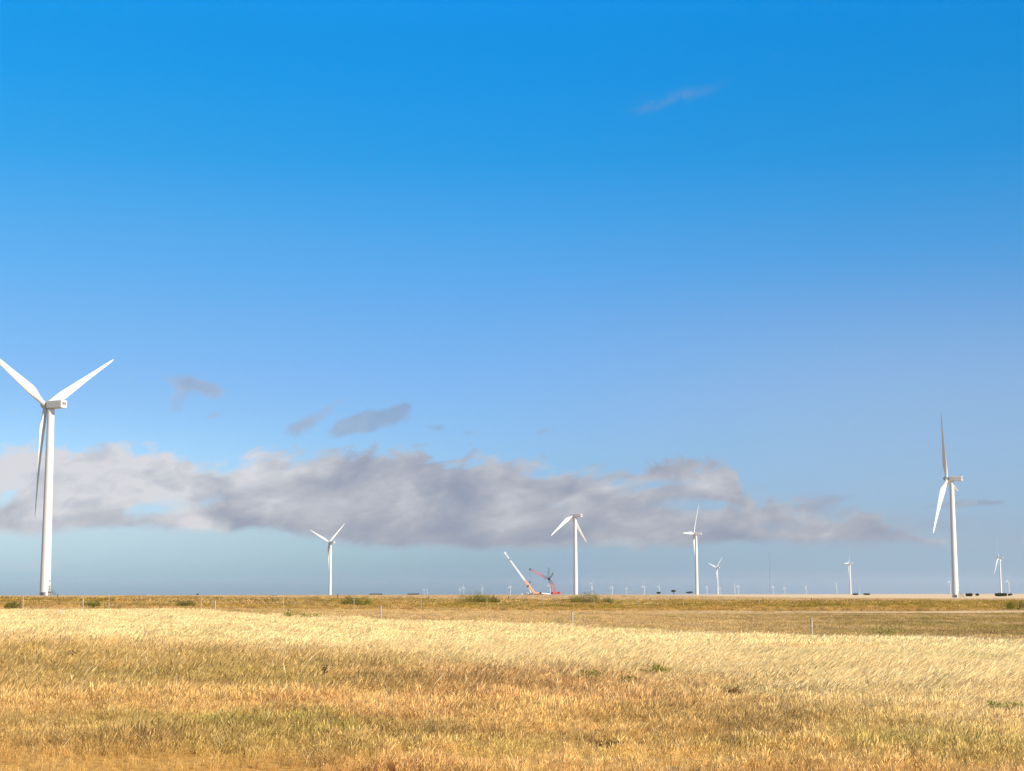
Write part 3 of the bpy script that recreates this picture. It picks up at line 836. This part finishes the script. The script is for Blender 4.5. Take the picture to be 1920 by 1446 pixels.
def shrub(px, d, w, h, label, seed, mat=M_SHRUB, name='shrub', group='green shrubs along the weedy strip', cat='shrub', leaf=.055, n=5000):
    o = at_px(px, d); g = np.random.default_rng(seed); root = empty(name, o); hw = w / 2
    st = MB()
    for k in range(14):
        q = g.uniform(0, 6.28); r_ = g.uniform(.2, .85) * hw
        st.tube([(0, 0, -.05), (math.cos(q) * r_ * .5, math.sin(q) * r_ * .5 * .7, h * .5), (math.cos(q) * r_, math.sin(q) * r_ * .7, h * g.uniform(.7, .95))], [.02, .014, .006], 4)
    st.build('stem', M_BARK, root)
    lob = []
    for k in range(11):
        x = g.uniform(-.8, .8) * hw; hh = h * g.uniform(.55, 1.0) * (1 - .35 * abs(x) / hw)
        lob.append((x, g.uniform(-.5, .5) * hw * .7, hh * .5, hw * g.uniform(.18, .34), hw * .3, hh * .5, 1 / 11))
    leaves_mesh('foliage', clumps(g, n, lob), leaf, mat, root, up=.8, seed=seed)
    tag(root, label, cat, group)
shrub(885, 258, 6.8, 2.55, 'wide green shrub left of the cranes below the close turbine pair', 31, n=7000)
shrub(928, 255, 2.0, 1.9, 'small green shrub just right of the wide green shrub', 32, n=2500)
shrub(1105, 262, 7.4, 2.6, 'wide dark green shrub at the foot of the two-bladed turbine', 33, n=7000)
shrub(1140, 262, 4.4, 1.7, 'low green shrub on the right flank of the dark green shrub', 39, n=3500)
shrub(665, 215, 4.8, 1.9, 'green shrub around the white fence post right of the V-bladed turbine', 34)
shrub(1908, 275, 5.8, 2.1, 'green shrub at the right edge of the picture', 35)
shrub(352, 190, 2.8, 1.15, 'green shrub left of the fourth white fence post', 36, n=3000)
shrub(170, 178, 2.6, 1.1, 'green shrub between the first two far fence posts', 37, n=3000)
shrub(30, 168, 2.2, 1.1, 'olive shrub at the left edge of the picture', 38, n=2500)

# ------------------------------------------------------------------ fences and loose posts
def post(b, p, h, r=.035, tee=False):
    if tee:   # steel T section
        b.box((p[0], p[1], p[2] + h / 2), (.07, .012, h)); b.box((p[0], p[1] + .026, p[2] + h / 2), (.012, .04, h))
    else: b.tube([(p[0], p[1], p[2]), (p[0], p[1], p[2] + h)], r, 8)
def fence(name, pts, h, label, group, wires, r=.035, wr=.004, mats=(M_POST, M_WIRE)):
    root = empty(name, pts[0])
    o = Vector(pts[0])
    for p in pts:
        p = Vector(p) - o
        b = MB(); b.tube([p + Vector((0, 0, -.3)), p + Vector((0, 0, h))], r, 8); b.box(p + Vector((0, 0, h + .01)), (2.4 * r, 2.4 * r, .02))
        b.build('post', mats[0], root)
    w = MB()
    for hh in wires:
        for a, c in zip(pts[:-1], pts[1:]):
            a, c = Vector(a) - o, Vector(c) - o; m_ = (a + c) / 2 + Vector((0, 0, -.05))
            w.tube([a + Vector((0, -r, hh)), m_ + Vector((0, -r, hh)), c + Vector((0, -r, hh))], wr, 4)
    w.build('wire', mats[1], root)
    tag(root, label, 'fence', group)
def gp(x, y): return (x, y, gz(x, y))
# near fence: widely spaced pale posts
ptsA = []
for px in (-160, -60, 40, 155, 403, 714, 1073, 1521):
    if px in (-160, -60, 40): continue
    d = fenceA_d(px); a = azel(px, 1150)[0]
    ptsA.append(gp(d * math.tan(a), d))
ax, ay = ptsA[-1][0] + 16.5, ptsA[-1][1] - 13.5
ptsA.append(gp(ax, ay))
ptsA.insert(0, gp(ptsA[0][0] - 26, ptsA[0][1] + 22))
fence('wire_fence', ptsA, 1.22, 'nearer wire fence with widely spaced pale posts behind the tall grass', 'wire fences', (.35, .75, 1.15), .05, mats=(M_POSTPALE, M_WIRE))
ptsB = []
for n, px in enumerate([-150, 43, 204, 377, 531, 663.7, 789.5, 913, 1018, 1114, 1198, 1281, 1355, 1423.5, 1489, 1547, 1602, 1654, 1704, 1755, 1798, 1840, 1879, 1916, 1950, 1983]):
    y = 150 * (1 + .06366 * (n - 1)); a = azel(px, 1135)[0]
    ptsB.append(gp(y * math.tan(a), y))
fence('wire_fence', ptsB, 1.45, 'farther wire fence of thin pale posts running along the green weeds', 'wire fences', (.4, .8, 1.2, 1.42), .03)
for i, (px, d, h, lab) in enumerate([
        (633, 330, 1.35, 'tall dark post just right of the V-bladed turbine foot'), (752, 330, .85, 'short dark post left of the leftmost tiny turbine'),
        (108, 330, .9, 'short dark post just right of the left edge turbine foot'), (803.5, 330, .95, 'dark post under the leftmost tiny turbine'), (953, 330, 1.15, 'dark post under the tiny turbine left of the white boom'),
        (1219, 380, .9, 'dark post left of the leftmost horizon tree'), (1257, 380, .95, 'dark post below the umbrella tree'), (1305.5, 380, .9, 'dark post at the foot of the upright-blade turbine'),
        (1430, 400, 1.2, 'dark post left of the thin measuring mast'), (1521, 400, 1.25, 'dark post directly above the near pale post at right'), (1596, 400, .8, 'short dark post just right of the slender turbine, left of a taller one'),
        (1604.5, 400, 1.1, 'taller dark post of two close together right of the slender turbine'), (1633, 400, .7, 'short dark post alone between the close post pair and the right turbine'), (1677, 420, .7, 'rightmost short dark post before the right turbine')]):
    p = at_px(px, d)
    o = MB().tube([(0, 0, -.3), (0.02, 0, h * .5), (.04, 0, h)], [.11, .10, .085], 8).build('wooden_post', M_POSTDARK)
    o.location = p; tag(o, lab, 'post', 'dark wooden posts beyond the weeds')
# small white sign plate by the grass at left
sp_ = at_px(115.5, 118); rt = empty('marker_sign', sp_)
MB().tube([(0, 0, -.1), (0, 0, .62)], .02, 6).build('stake', M_POSTDARK, rt)
MB().box((0, -.03, .62), (.2, .012, .12), bev=.003).build('plate', M_WHITE, rt)
tag(rt, 'tiny white marker plate in the grass left of the first near post', 'marker')

# ------------------------------------------------------------------ lone plants in the grass
def weed(px, py, hgt, w, label, seed, mat=M_WEED, leaf=.03, n=500, off=0.0, lean=0.0):
    e = azel(px, py)[1]; a = azel(px, py)[0]
    d = 20.0
    for _ in range(4000):
        x, y = d * math.sin(a), d * math.cos(a)
        if EYE + d * math.tan(e) <= gz(x, y) + off: break
        d += .1
    g = np.random.default_rng(seed); root = empty('weed', (x, y, gz(x, y)))
    st = MB(); C_ = []
    for k in range(9):
        q = g.uniform(0, 6.28); r_ = g.uniform(.1, .5) * w; h = hgt * g.uniform(.65, 1)
        top_ = Vector((math.cos(q) * r_ + lean * h, math.sin(q) * r_ * .8, h)); mid_ = Vector((top_.x * .35, top_.y * .35, h * .55))
        st.tube([(0, 0, -.02), mid_, top_], [.006, .005, .003], 4)
        for j in range(n // 9):
            t = g.uniform(.45, 1.02); p = mid_ + (top_ - mid_) * ((t - .5) * 2) if t > .5 else mid_ * (t * 2)
            C_.append(np.array(p) + g.normal(size=3) * (.10 * w, .10 * w, .06 * hgt))
    st.build('stem', M_DEAD if mat is M_DEAD else M_BARK, root)
    leaves_mesh('foliage', C_, leaf, mat, root, seed=seed, up=.6)
    tag(root, label, 'weed', 'lone weeds standing in the grass')
WEEDS = [(1225, 1278, .45, .75, 'bright green leafy weed in the pale brown grass right of centre', 1, M_WEED, .035, 800, .0),
         (1098, 1290, .42, 1.1, 'low wide green weed below and left of the bright green leafy weed', 2, M_WEED, .035, 900, .0),
         (1172, 1292, .35, .7, 'dull olive weed between two green weeds right of centre', 3, M_SHRUB, .03, 500, .0),
         (603, 1282, .52, .22, 'dark brown dried flower stalk standing in the grass left of centre', 4, M_DEAD, .022, 320, .0),
         (1370, 1320, .4, .5, 'dark brown dried weed in the reddish grass right of centre', 5, M_DEAD, .025, 260, .0),
         (1136, 1412, .2, .6, 'dark dry weed low in the foreground grass right of centre', 6, M_DEAD, .02, 300, .0),
         (580, 1172, .85, 1.6, 'green weed at the back of the pale grass, right one of two', 7, M_WEED, .06, 500, .0),
         (541, 1172, 1.0, 1.4, 'green weed at the back of the pale grass, left one of two', 8, M_WEED, .06, 400, .0),
         (1660, 1210, 1.0, 2.2, 'spindly yellow-green weed rising above the pale grass at right', 9, M_WEED, .045, 420, .0),
         (125, 1245, .5, .9, 'small dark weed in the grass below the first near post', 10, M_DEAD, .03, 260, .0),
         (1770, 1300, .45, 1.3, 'spreading green weed patch at the front of the pale grass at right', 11, M_WEED, .04, 1100, .0),
         (1880, 1345, .3, .7, 'green weed in the brown grass near the right edge', 12, M_WEED, .035, 700, .0)]
for (px, py, h, w, lab, sd_, mt, lf, n, off) in WEEDS: weed(px, py, h, w, lab, sd_, mt, lf, n, off, .15)

# ------------------------------------------------------------------ grass
def grass_mat():
    m = bpy.data.materials.new('dry_grass_blades'); m.use_nodes = True; nt = m.node_tree
    N = NT(nt); nt.nodes.remove(nt.nodes['Principled BSDF']); out = nt.nodes['Material Output']
    a = N.n('ShaderNodeAttribute', attribute_name='tint', attribute_type='INSTANCER')
    va = N.n('ShaderNodeAttribute', attribute_name='var')
    k = N.m('MULTIPLY_ADD', va.outputs['Fac'], .78, .62)
    s = N.n('ShaderNodeVectorMath', operation='SCALE'); N.put(s.inputs[0], a.outputs['Color']); N.put(s.inputs['Scale'], k)
    d = N.n('ShaderNodeBsdfDiffuse'); t = N.n('ShaderNodeBsdfTranslucent'); N.put(d.inputs[0], s.outputs[0]); N.put(t.inputs[0], s.outputs[0])
    x = N.n('ShaderNodeMixShader'); x.inputs[0].default_value = .36
    N.put(x.inputs[1], d.outputs[0]); N.put(x.inputs[2], t.outputs[0]); N.put(out.inputs[0], x.outputs[0])
    return m
M_GRASS = grass_mat()
GCOL = bpy.data.collections.new('tuft_sources')        # never linked to the scene
def tuft(name, n, h, spread, width, lean, jit, head, seed):
    """one tuft of curved tapering blades bent to +X by the wind"""
    g = np.random.default_rng(seed); V, Fc, A = [], [], []
    for k in range(n):
        bx, by = g.normal(size=2) * spread
        hh = h * g.uniform(.5, 1.15); q = g.uniform(0, 6.28)
        lx, ly = lean * g.uniform(.5, 1.4) + math.cos(q) * jit, math.sin(q) * jit
        fa = g.uniform(0, math.pi); wx, wy = math.cos(fa) * width / 2, math.sin(fa) * width / 2
        va = g.random() if name == 'n' else .28 + .45 * g.random()
        segs = 3; hd = head and g.random() < head
        prof = [(0, 1.0), (.4, .9), (.75, .6), (1.0, .08)] if not hd else [(0, .7), (.5, .5), (.70, .45), (.84, 2.4), (1.0, .3)]
        i0 = len(V)
        for t, w in prof:
            b = t ** 1.9
            x, y, z = bx + lx * hh * b, by + ly * hh * b, hh * (t - .28 * b * min(1.2, abs(lean) + jit) ** 2)
            V.append((x - wx * w, y - wy * w, z)); V.append((x + wx * w, y + wy * w, z))
            vv = min(1, va + (.25 if hd and t > .7 else 0)); A += [vv, vv]
        for j in range(len(prof) - 1): Fc.append((i0 + 2 * j, i0 + 2 * j + 1, i0 + 2 * j + 3, i0 + 2 * j + 2))
    me = bpy.data.meshes.new(name); me.from_pydata(V, [], Fc); me.update()
    at = me.attributes.new('var', 'FLOAT', 'POINT'); at.data.foreach_set('value', np.array(A, np.float32))
    me.materials.append(M_GRASS)
    return bpy.data.objects.new(name, me)
def scatter(name, label, P, scl, rot, idx, tint, kinds):
    """one object whose points carry the tufts (stuff)"""
    col = bpy.data.collections.new(name + '_tufts')
    for i, k in enumerate(kinds): k.name = '%s_tuft_%02d' % (name, i); col.objects.link(k)
    me = bpy.data.meshes.new(name); me.vertices.add(len(P)); me.vertices.foreach_set('co', P.astype(np.float32).ravel())
    for nm, ty, fld, arr in (('scl', 'FLOAT', 'value', scl), ('rot', 'FLOAT', 'value', rot), ('idx', 'INT', 'value', idx)):
        at = me.attributes.new(nm, ty, 'POINT'); at.data.foreach_set(fld, arr.astype(np.int32 if ty == 'INT' else np.float32))
    at = me.attributes.new('tint', 'FLOAT_COLOR', 'POINT')
    at.data.foreach_set('color', np.concatenate([tint, np.ones((len(P), 1))], 1).astype(np.float32).ravel())
    me.update()
    o = bpy.data.objects.new(name, me); COL.objects.link(o)
    ng = bpy.data.node_groups.new(name + '_nodes', 'GeometryNodeTree')
    ng.interface.new_socket('Geometry', in_out='INPUT', socket_type='NodeSocketGeometry')
    ng.interface.new_socket('Geometry', in_out='OUTPUT', socket_type='NodeSocketGeometry')
    N, Lk = ng.nodes, ng.links
    gi, go = N.new('NodeGroupInput'), N.new('NodeGroupOutput')
    ci = N.new('GeometryNodeCollectionInfo'); ci.inputs[0].default_value = col; ci.inputs[1].default_value = True; ci.inputs[2].default_value = True
    ip = N.new('GeometryNodeInstanceOnPoints')
    def na(n, ty):
        x = N.new('GeometryNodeInputNamedAttribute'); x.data_type = ty; x.inputs[0].default_value = n; return x.outputs[0]
    ip.inputs['Pick Instance'].default_value = True
    Lk.new(gi.outputs[0], ip.inputs['Points']); Lk.new(ci.outputs[0], ip.inputs['Instance'])
    Lk.new(na('idx', 'INT'), ip.inputs['Instance Index'])
    cx = N.new('ShaderNodeCombineXYZ'); Lk.new(na('rot', 'FLOAT'), cx.inputs[2]); 
    er = N.new('FunctionNodeEulerToRotation'); Lk.new(cx.outputs[0], er.inputs[0]); Lk.new(er.outputs[0], ip.inputs['Rotation'])
    Lk.new(na('scl', 'FLOAT'), ip.inputs['Scale'])
    Lk.new(ip.outputs[0], go.inputs[0])
    md = o.modifiers.new('tufts', 'NODES'); md.node_group = ng
    tag(o, label, kind='stuff')
    return o
def sample(n_target, dmin, dmax, dens, azmax=R(27)):
    """points in the wedge with density dens(x, y, r) per square metre"""
    area = azmax * (dmax ** 2 - dmin ** 2)
    mx = n_target
    N_ = int(area * mx)
    r = np.sqrt(rng.uniform(dmin ** 2, dmax ** 2, N_)); a = rng.uniform(-azmax, azmax, N_)
    x, y = r * np.sin(a), r * np.cos(a)
    keep = rng.random(N_) < dens(x, y, r) / mx
    return x[keep], y[keep], r[keep]
def mixc(a, b, t): return np.asarray(a)[None, :] * (1 - t[:, None]) + (np.asarray(b)[None, :] if np.ndim(b) == 1 else b) * t[:, None]
def lerp(A, b, t): return A * (1 - t[:, None]) + np.asarray(b)[None, :] * t[:, None]

if GRASS:
    # ---- short brown grass of the foreground
    def dens_near(x, y, r):
        bf, bb = belt_edges(x, y)
        bare = smoothstep(.28, .46, fbm(x, y, 2.4)) * (1 - smoothstep(22.5, 26, y + .45 * (x + 4))) * (1 - smoothstep(-2, 3, x))
        strength = 40 * np.clip(26 / r, .3, 1) ** 1.15
        return strength * (1 - .55 * bare) * (1 - smoothstep(0, 10, bf) * .75) * (bb > 0)
    x, y, r = sample(40, 10, 95, dens_near)
    bf, bb = belt_edges(x, y)
    n_ = len(x); print('near tufts', n_)
    olive = smoothstep(.54, .68, fbm(x, y, 4.0)) ; red = smoothstep(.48, .62, fbm(x + 50, y + 20, 9.0)); drk = smoothstep(.52, .66, fbm(x + 90, y - 30, 3.5))
    tn = np.tile(np.array((.70, .475, .19)), (n_, 1))
    tn = lerp(tn, (.64, .385, .17), red * .75)
    tn = lerp(tn, (.47, .36, .10), olive * .55)
    tn = lerp(tn, (.34, .215, .08), drk * .6)
    leftg = smoothstep(8, -14, x) if False else 1 - smoothstep(-14, 2, x)
    tn = lerp(tn, (.60, .45, .17), leftg * .5 * (y < 60))
    tn = lerp(tn, (.86, .68, .36), smoothstep(-20, 8, bf) ** 1.5)
    pat = lambda cx, cy, sx, sy: np.exp(-((x - cx) / sx) ** 2 - ((y - cy) / sy) ** 2) * smoothstep(.3, .55, fbm(x, y, 1.2))
    gr = np.clip(pat(9.6, 38.5, 2.2, 2.6) + pat(11.5, 33, 1.4, 1.6) + pat(-4.8, 31.0, 2.6, 1.5) + pat(-2.8, 28.5, 1.2, 1.2) * .8 + pat(.2, 25.5, 3, 1.2) * .7 + pat(6, 26, 2, 1.5) * .6, 0, 1)
    tn = lerp(tn, (.40, .37, .09), gr * .6)
    tn = tn * rng.uniform(.8, 1.2, n_)[:, None] * np.array((1.04, 1.0, .90)) * (.82 + .38 * fbm(x - 7, y + 13, 1.8))[:, None]
    P = np.stack([x, y, ground_z(x, y) - .01], 1)
    bare_at = smoothstep(.28, .46, fbm(x, y, 2.4)) * (1 - smoothstep(22.5, 26, y + .45 * (x + 4))) * (1 - smoothstep(-2, 3, x))
    tn = lerp(tn, (.76, .45, .14), bare_at * .5)
    hs = .06 + .30 * smoothstep(22, 45, r) + .95 * fbm(x, y, 1.4) 
    near_k = [tuft('s', 5, 1.05, .05, .008, .35, .35, .8, 99), tuft('s', 9, .8, .1, .007, .15, .6, .3, 98)] + [tuft('n', 46, .36, .12, .011, .12, .42, .15, s) for s in range(5)] + [tuft('n', 30, .50, .10, .010, .24, .34, .5, s + 10) for s in range(3)]
    near_far = [tuft('n', 34, .40, .16, .014, .30, .36, .15, s + 20) for s in range(4)] + [tuft('n', 26, .52, .14, .013, .36, .3, .4, s + 30) for s in range(2)]
    idx = np.where(r < 38, rng.integers(2, 10, n_), 10 + rng.integers(0, 6, n_))
    tall = rng.random(n_) < .02; idx[tall] = rng.integers(0, 2, tall.sum()); tn[tall] = np.array((.92, .74, .40))
    scatter('dry_grass', 'short brown dry grass covering the foreground', P, (1 - .5 * bare_at) * hs * rng.uniform(.75, 1.2, n_), rng.normal(0, .5, n_), idx, tn, near_k + near_far)
    # ---- tall pale belt bent by the wind
    def dens_belt(x, y, r):
        bf, bb = belt_edges(x, y)
        wob = (fbm(x, y, 8) - .5) * 14
        return 38 * np.clip(40 / r, .33, 1) ** 1.1 * smoothstep(-12, 8, bf + wob * .6) * smoothstep(-1, 3, bb + wob * .5)
    x, y, r = sample(38, 24, 175, dens_belt)
    bf, bb = belt_edges(x, y); n_ = len(x); print('belt tufts', n_)
    tn = np.tile(np.array((.93, .72, .36)), (n_, 1))
    tn = lerp(tn, (.93, .78, .42), smoothstep(10, 26, x))
    tn = lerp(tn, (.66, .46, .20), smoothstep(.5, .7, fbm(x, y, 5)) * .45 * (1 - smoothstep(0, 16, bf)))
    tn = lerp(tn, (.62, .54, .22), smoothstep(.60, .72, fbm(x + 31, y, 6)) * .35)
    tn = np.clip(tn * rng.uniform(.94, 1.06, n_)[:, None], 0, .95)
    P = np.stack([x, y, ground_z(x, y) - .01], 1)
    hs = (.72 + .5 * (fbm(x, y, 4) - .3)) * smoothstep(-14, 12, bf + 4) * rng.uniform(.75, 1.25, n_)
    kb = [tuft('b', 44, .62, .24, .010, .48, .30, .6, s + 40) for s in range(6)] + [tuft('b', 40, .66, .32, .015, .48, .30, .6, s + 50) for s in range(4)]
    idx = np.where(r < 65, rng.integers(0, 6, n_), 6 + rng.integers(0, 4, n_))
    scatter('tall_grass', 'pale straw coloured tall grass bent by the wind', P, np.clip(hs, .3, 1.5), rng.normal(0, .22, n_), idx, tn, kb)
    # ---- mown and rough ground between the fences
    def dens_mid(x, y, r):
        bf, bb = belt_edges(x, y); g = sG(x, y)
        rough = smoothstep(-5, 30, x - (y - 80) * .1)
        return (.9 + 1.6 * rough * smoothstep(.42, .6, fbm(x, y, 6))) * (bb < 1) * (g < 6) * (1 - .85 * smoothstep(-30, -22, g) * (1 - smoothstep(-6, -2, g)) * smoothstep(-10, 50, x))
    x, y, r = sample(2.6, 60, 330, dens_mid)
    n_ = len(x); print('mid tufts', n_)
    rough = smoothstep(-5, 30, x - (y - 80) * .1)
    tn = np.tile(np.array((.70, .475, .20)), (n_, 1)); tn = lerp(tn, (.36, .25, .08), rough * .8 * smoothstep(.35, .6, fbm(x, y, 6)))
    tn = lerp(tn, (.33, .27, .06), smoothstep(.62, .7, fbm(x + 70, y, 9)) * .5)
    tn *= rng.uniform(.75, 1.25, n_)[:, None]
    P = np.stack([x, y, ground_z(x, y) - .01], 1)
    km = [tuft('m', 30, .34, .28, .03, .4, .5, .1, s + 60) for s in range(5)]
    scatter('stubble_grass', 'sparse brown stubble between the two fences', P, rng.uniform(.35, .9, n_) * (1 - .5 * smoothstep(-45, -28, sG(x, y)) * smoothstep(-10, 50, x)), rng.normal(0, .6, n_), rng.integers(0, 5, n_), tn, km)
    # ---- green and tan weeds of the strip along the far fence
    def dens_weed(x, y, r):
        g = sG(x, y)
        return 1.7 * smoothstep(-3, 5, g + (fbm(x, y, 9) - .5) * 14) * (1 - smoothstep(85, 130, g + (fbm(x, y, 20) - .5) * 30))
    x, y, r = sample(1.7, 120, 520, dens_weed, R(24))
    n_ = len(x); print('weed tufts', n_); g = sG(x, y)
    tn = np.tile(np.array((.57, .365, .085)), (n_, 1))
    tn = lerp(tn, (.64, .42, .15), smoothstep(.40, .58, fbm(x, y, 11)) * .9 * (1 - .6 * smoothstep(0, 60, x)))
    tn = lerp(tn, (.36, .28, .045), smoothstep(.58, .72, fbm(x + 11, y + 200, 7)) * .8)
    tn = lerp(tn, (.60, .38, .16), (1 - smoothstep(0, 12, g)) * .5)
    tn *= rng.uniform(.7, 1.3, n_)[:, None]
    P = np.stack([x, y, ground_z(x, y) - .01], 1)
    kw = [tuft('w', 60, .8, .38, .055, .3, .55, .25, s + 70) for s in range(6)]
    hs = (.62 + 1.3 * (fbm(x + 5, y, 9) - .40)) * rng.uniform(.7, 1.25, n_) * (.55 + .45 * smoothstep(0, 25, g)) * (1 + .3 * smoothstep(20, 70, x))
    scatter('weeds', 'green and tan weeds growing thickly along the far fence', P, np.clip(hs, .3, 1.5), rng.uniform(-1, 1, n_), rng.integers(0, 6, n_), tn, kw)
    # ---- straw beyond
    def dens_far(x, y, r):
        g = sG(x, y)
        return .22 * (g > 60) * smoothstep(.35, .6, fbm(x, y, 40))
    x, y, r = sample(.22, 250, 900, dens_far, R(23)); n_ = len(x); print('far tufts', n_)
    tn = np.tile(np.array((.66, .46, .24)), (n_, 1)) * rng.uniform(.7, 1.15, n_)[:, None]
    P = np.stack([x, y, ground_z(x, y) - .01], 1)
    kf = [tuft('f', 40, .45, .6, .07, .4, .5, .2, s + 90) for s in range(4)]
    scatter('straw', 'thin dry straw on the fields beyond the weeds', P, rng.uniform(.6, 1.1, n_), rng.uniform(-1, 1, n_), rng.integers(0, 4, n_), tn, kf)

# ------------------------------------------------------------------ air
if HAZE:
    b = MB().box((0, 0, (240 - 78) / 2), (66000, 66000, 240 + 78))
    m = bpy.data.materials.new('haze_air'); m.use_nodes = True; nt = m.node_tree
    nt.nodes.remove(nt.nodes['Principled BSDF'])
    pv = nt.nodes.new('ShaderNodeVolumePrincipled')
    pv.inputs['Color'].default_value = (.80, .88, 1.0, 1); pv.inputs['Density'].default_value = 1.4e-5; pv.inputs['Anisotropy'].default_value = 0.2
    nt.links.new(pv.outputs[0], nt.nodes['Material Output'].inputs['Volume'])
    o = b.build('haze', m); tag(o, 'thin pale blue haze over the plain', kind='stuff')
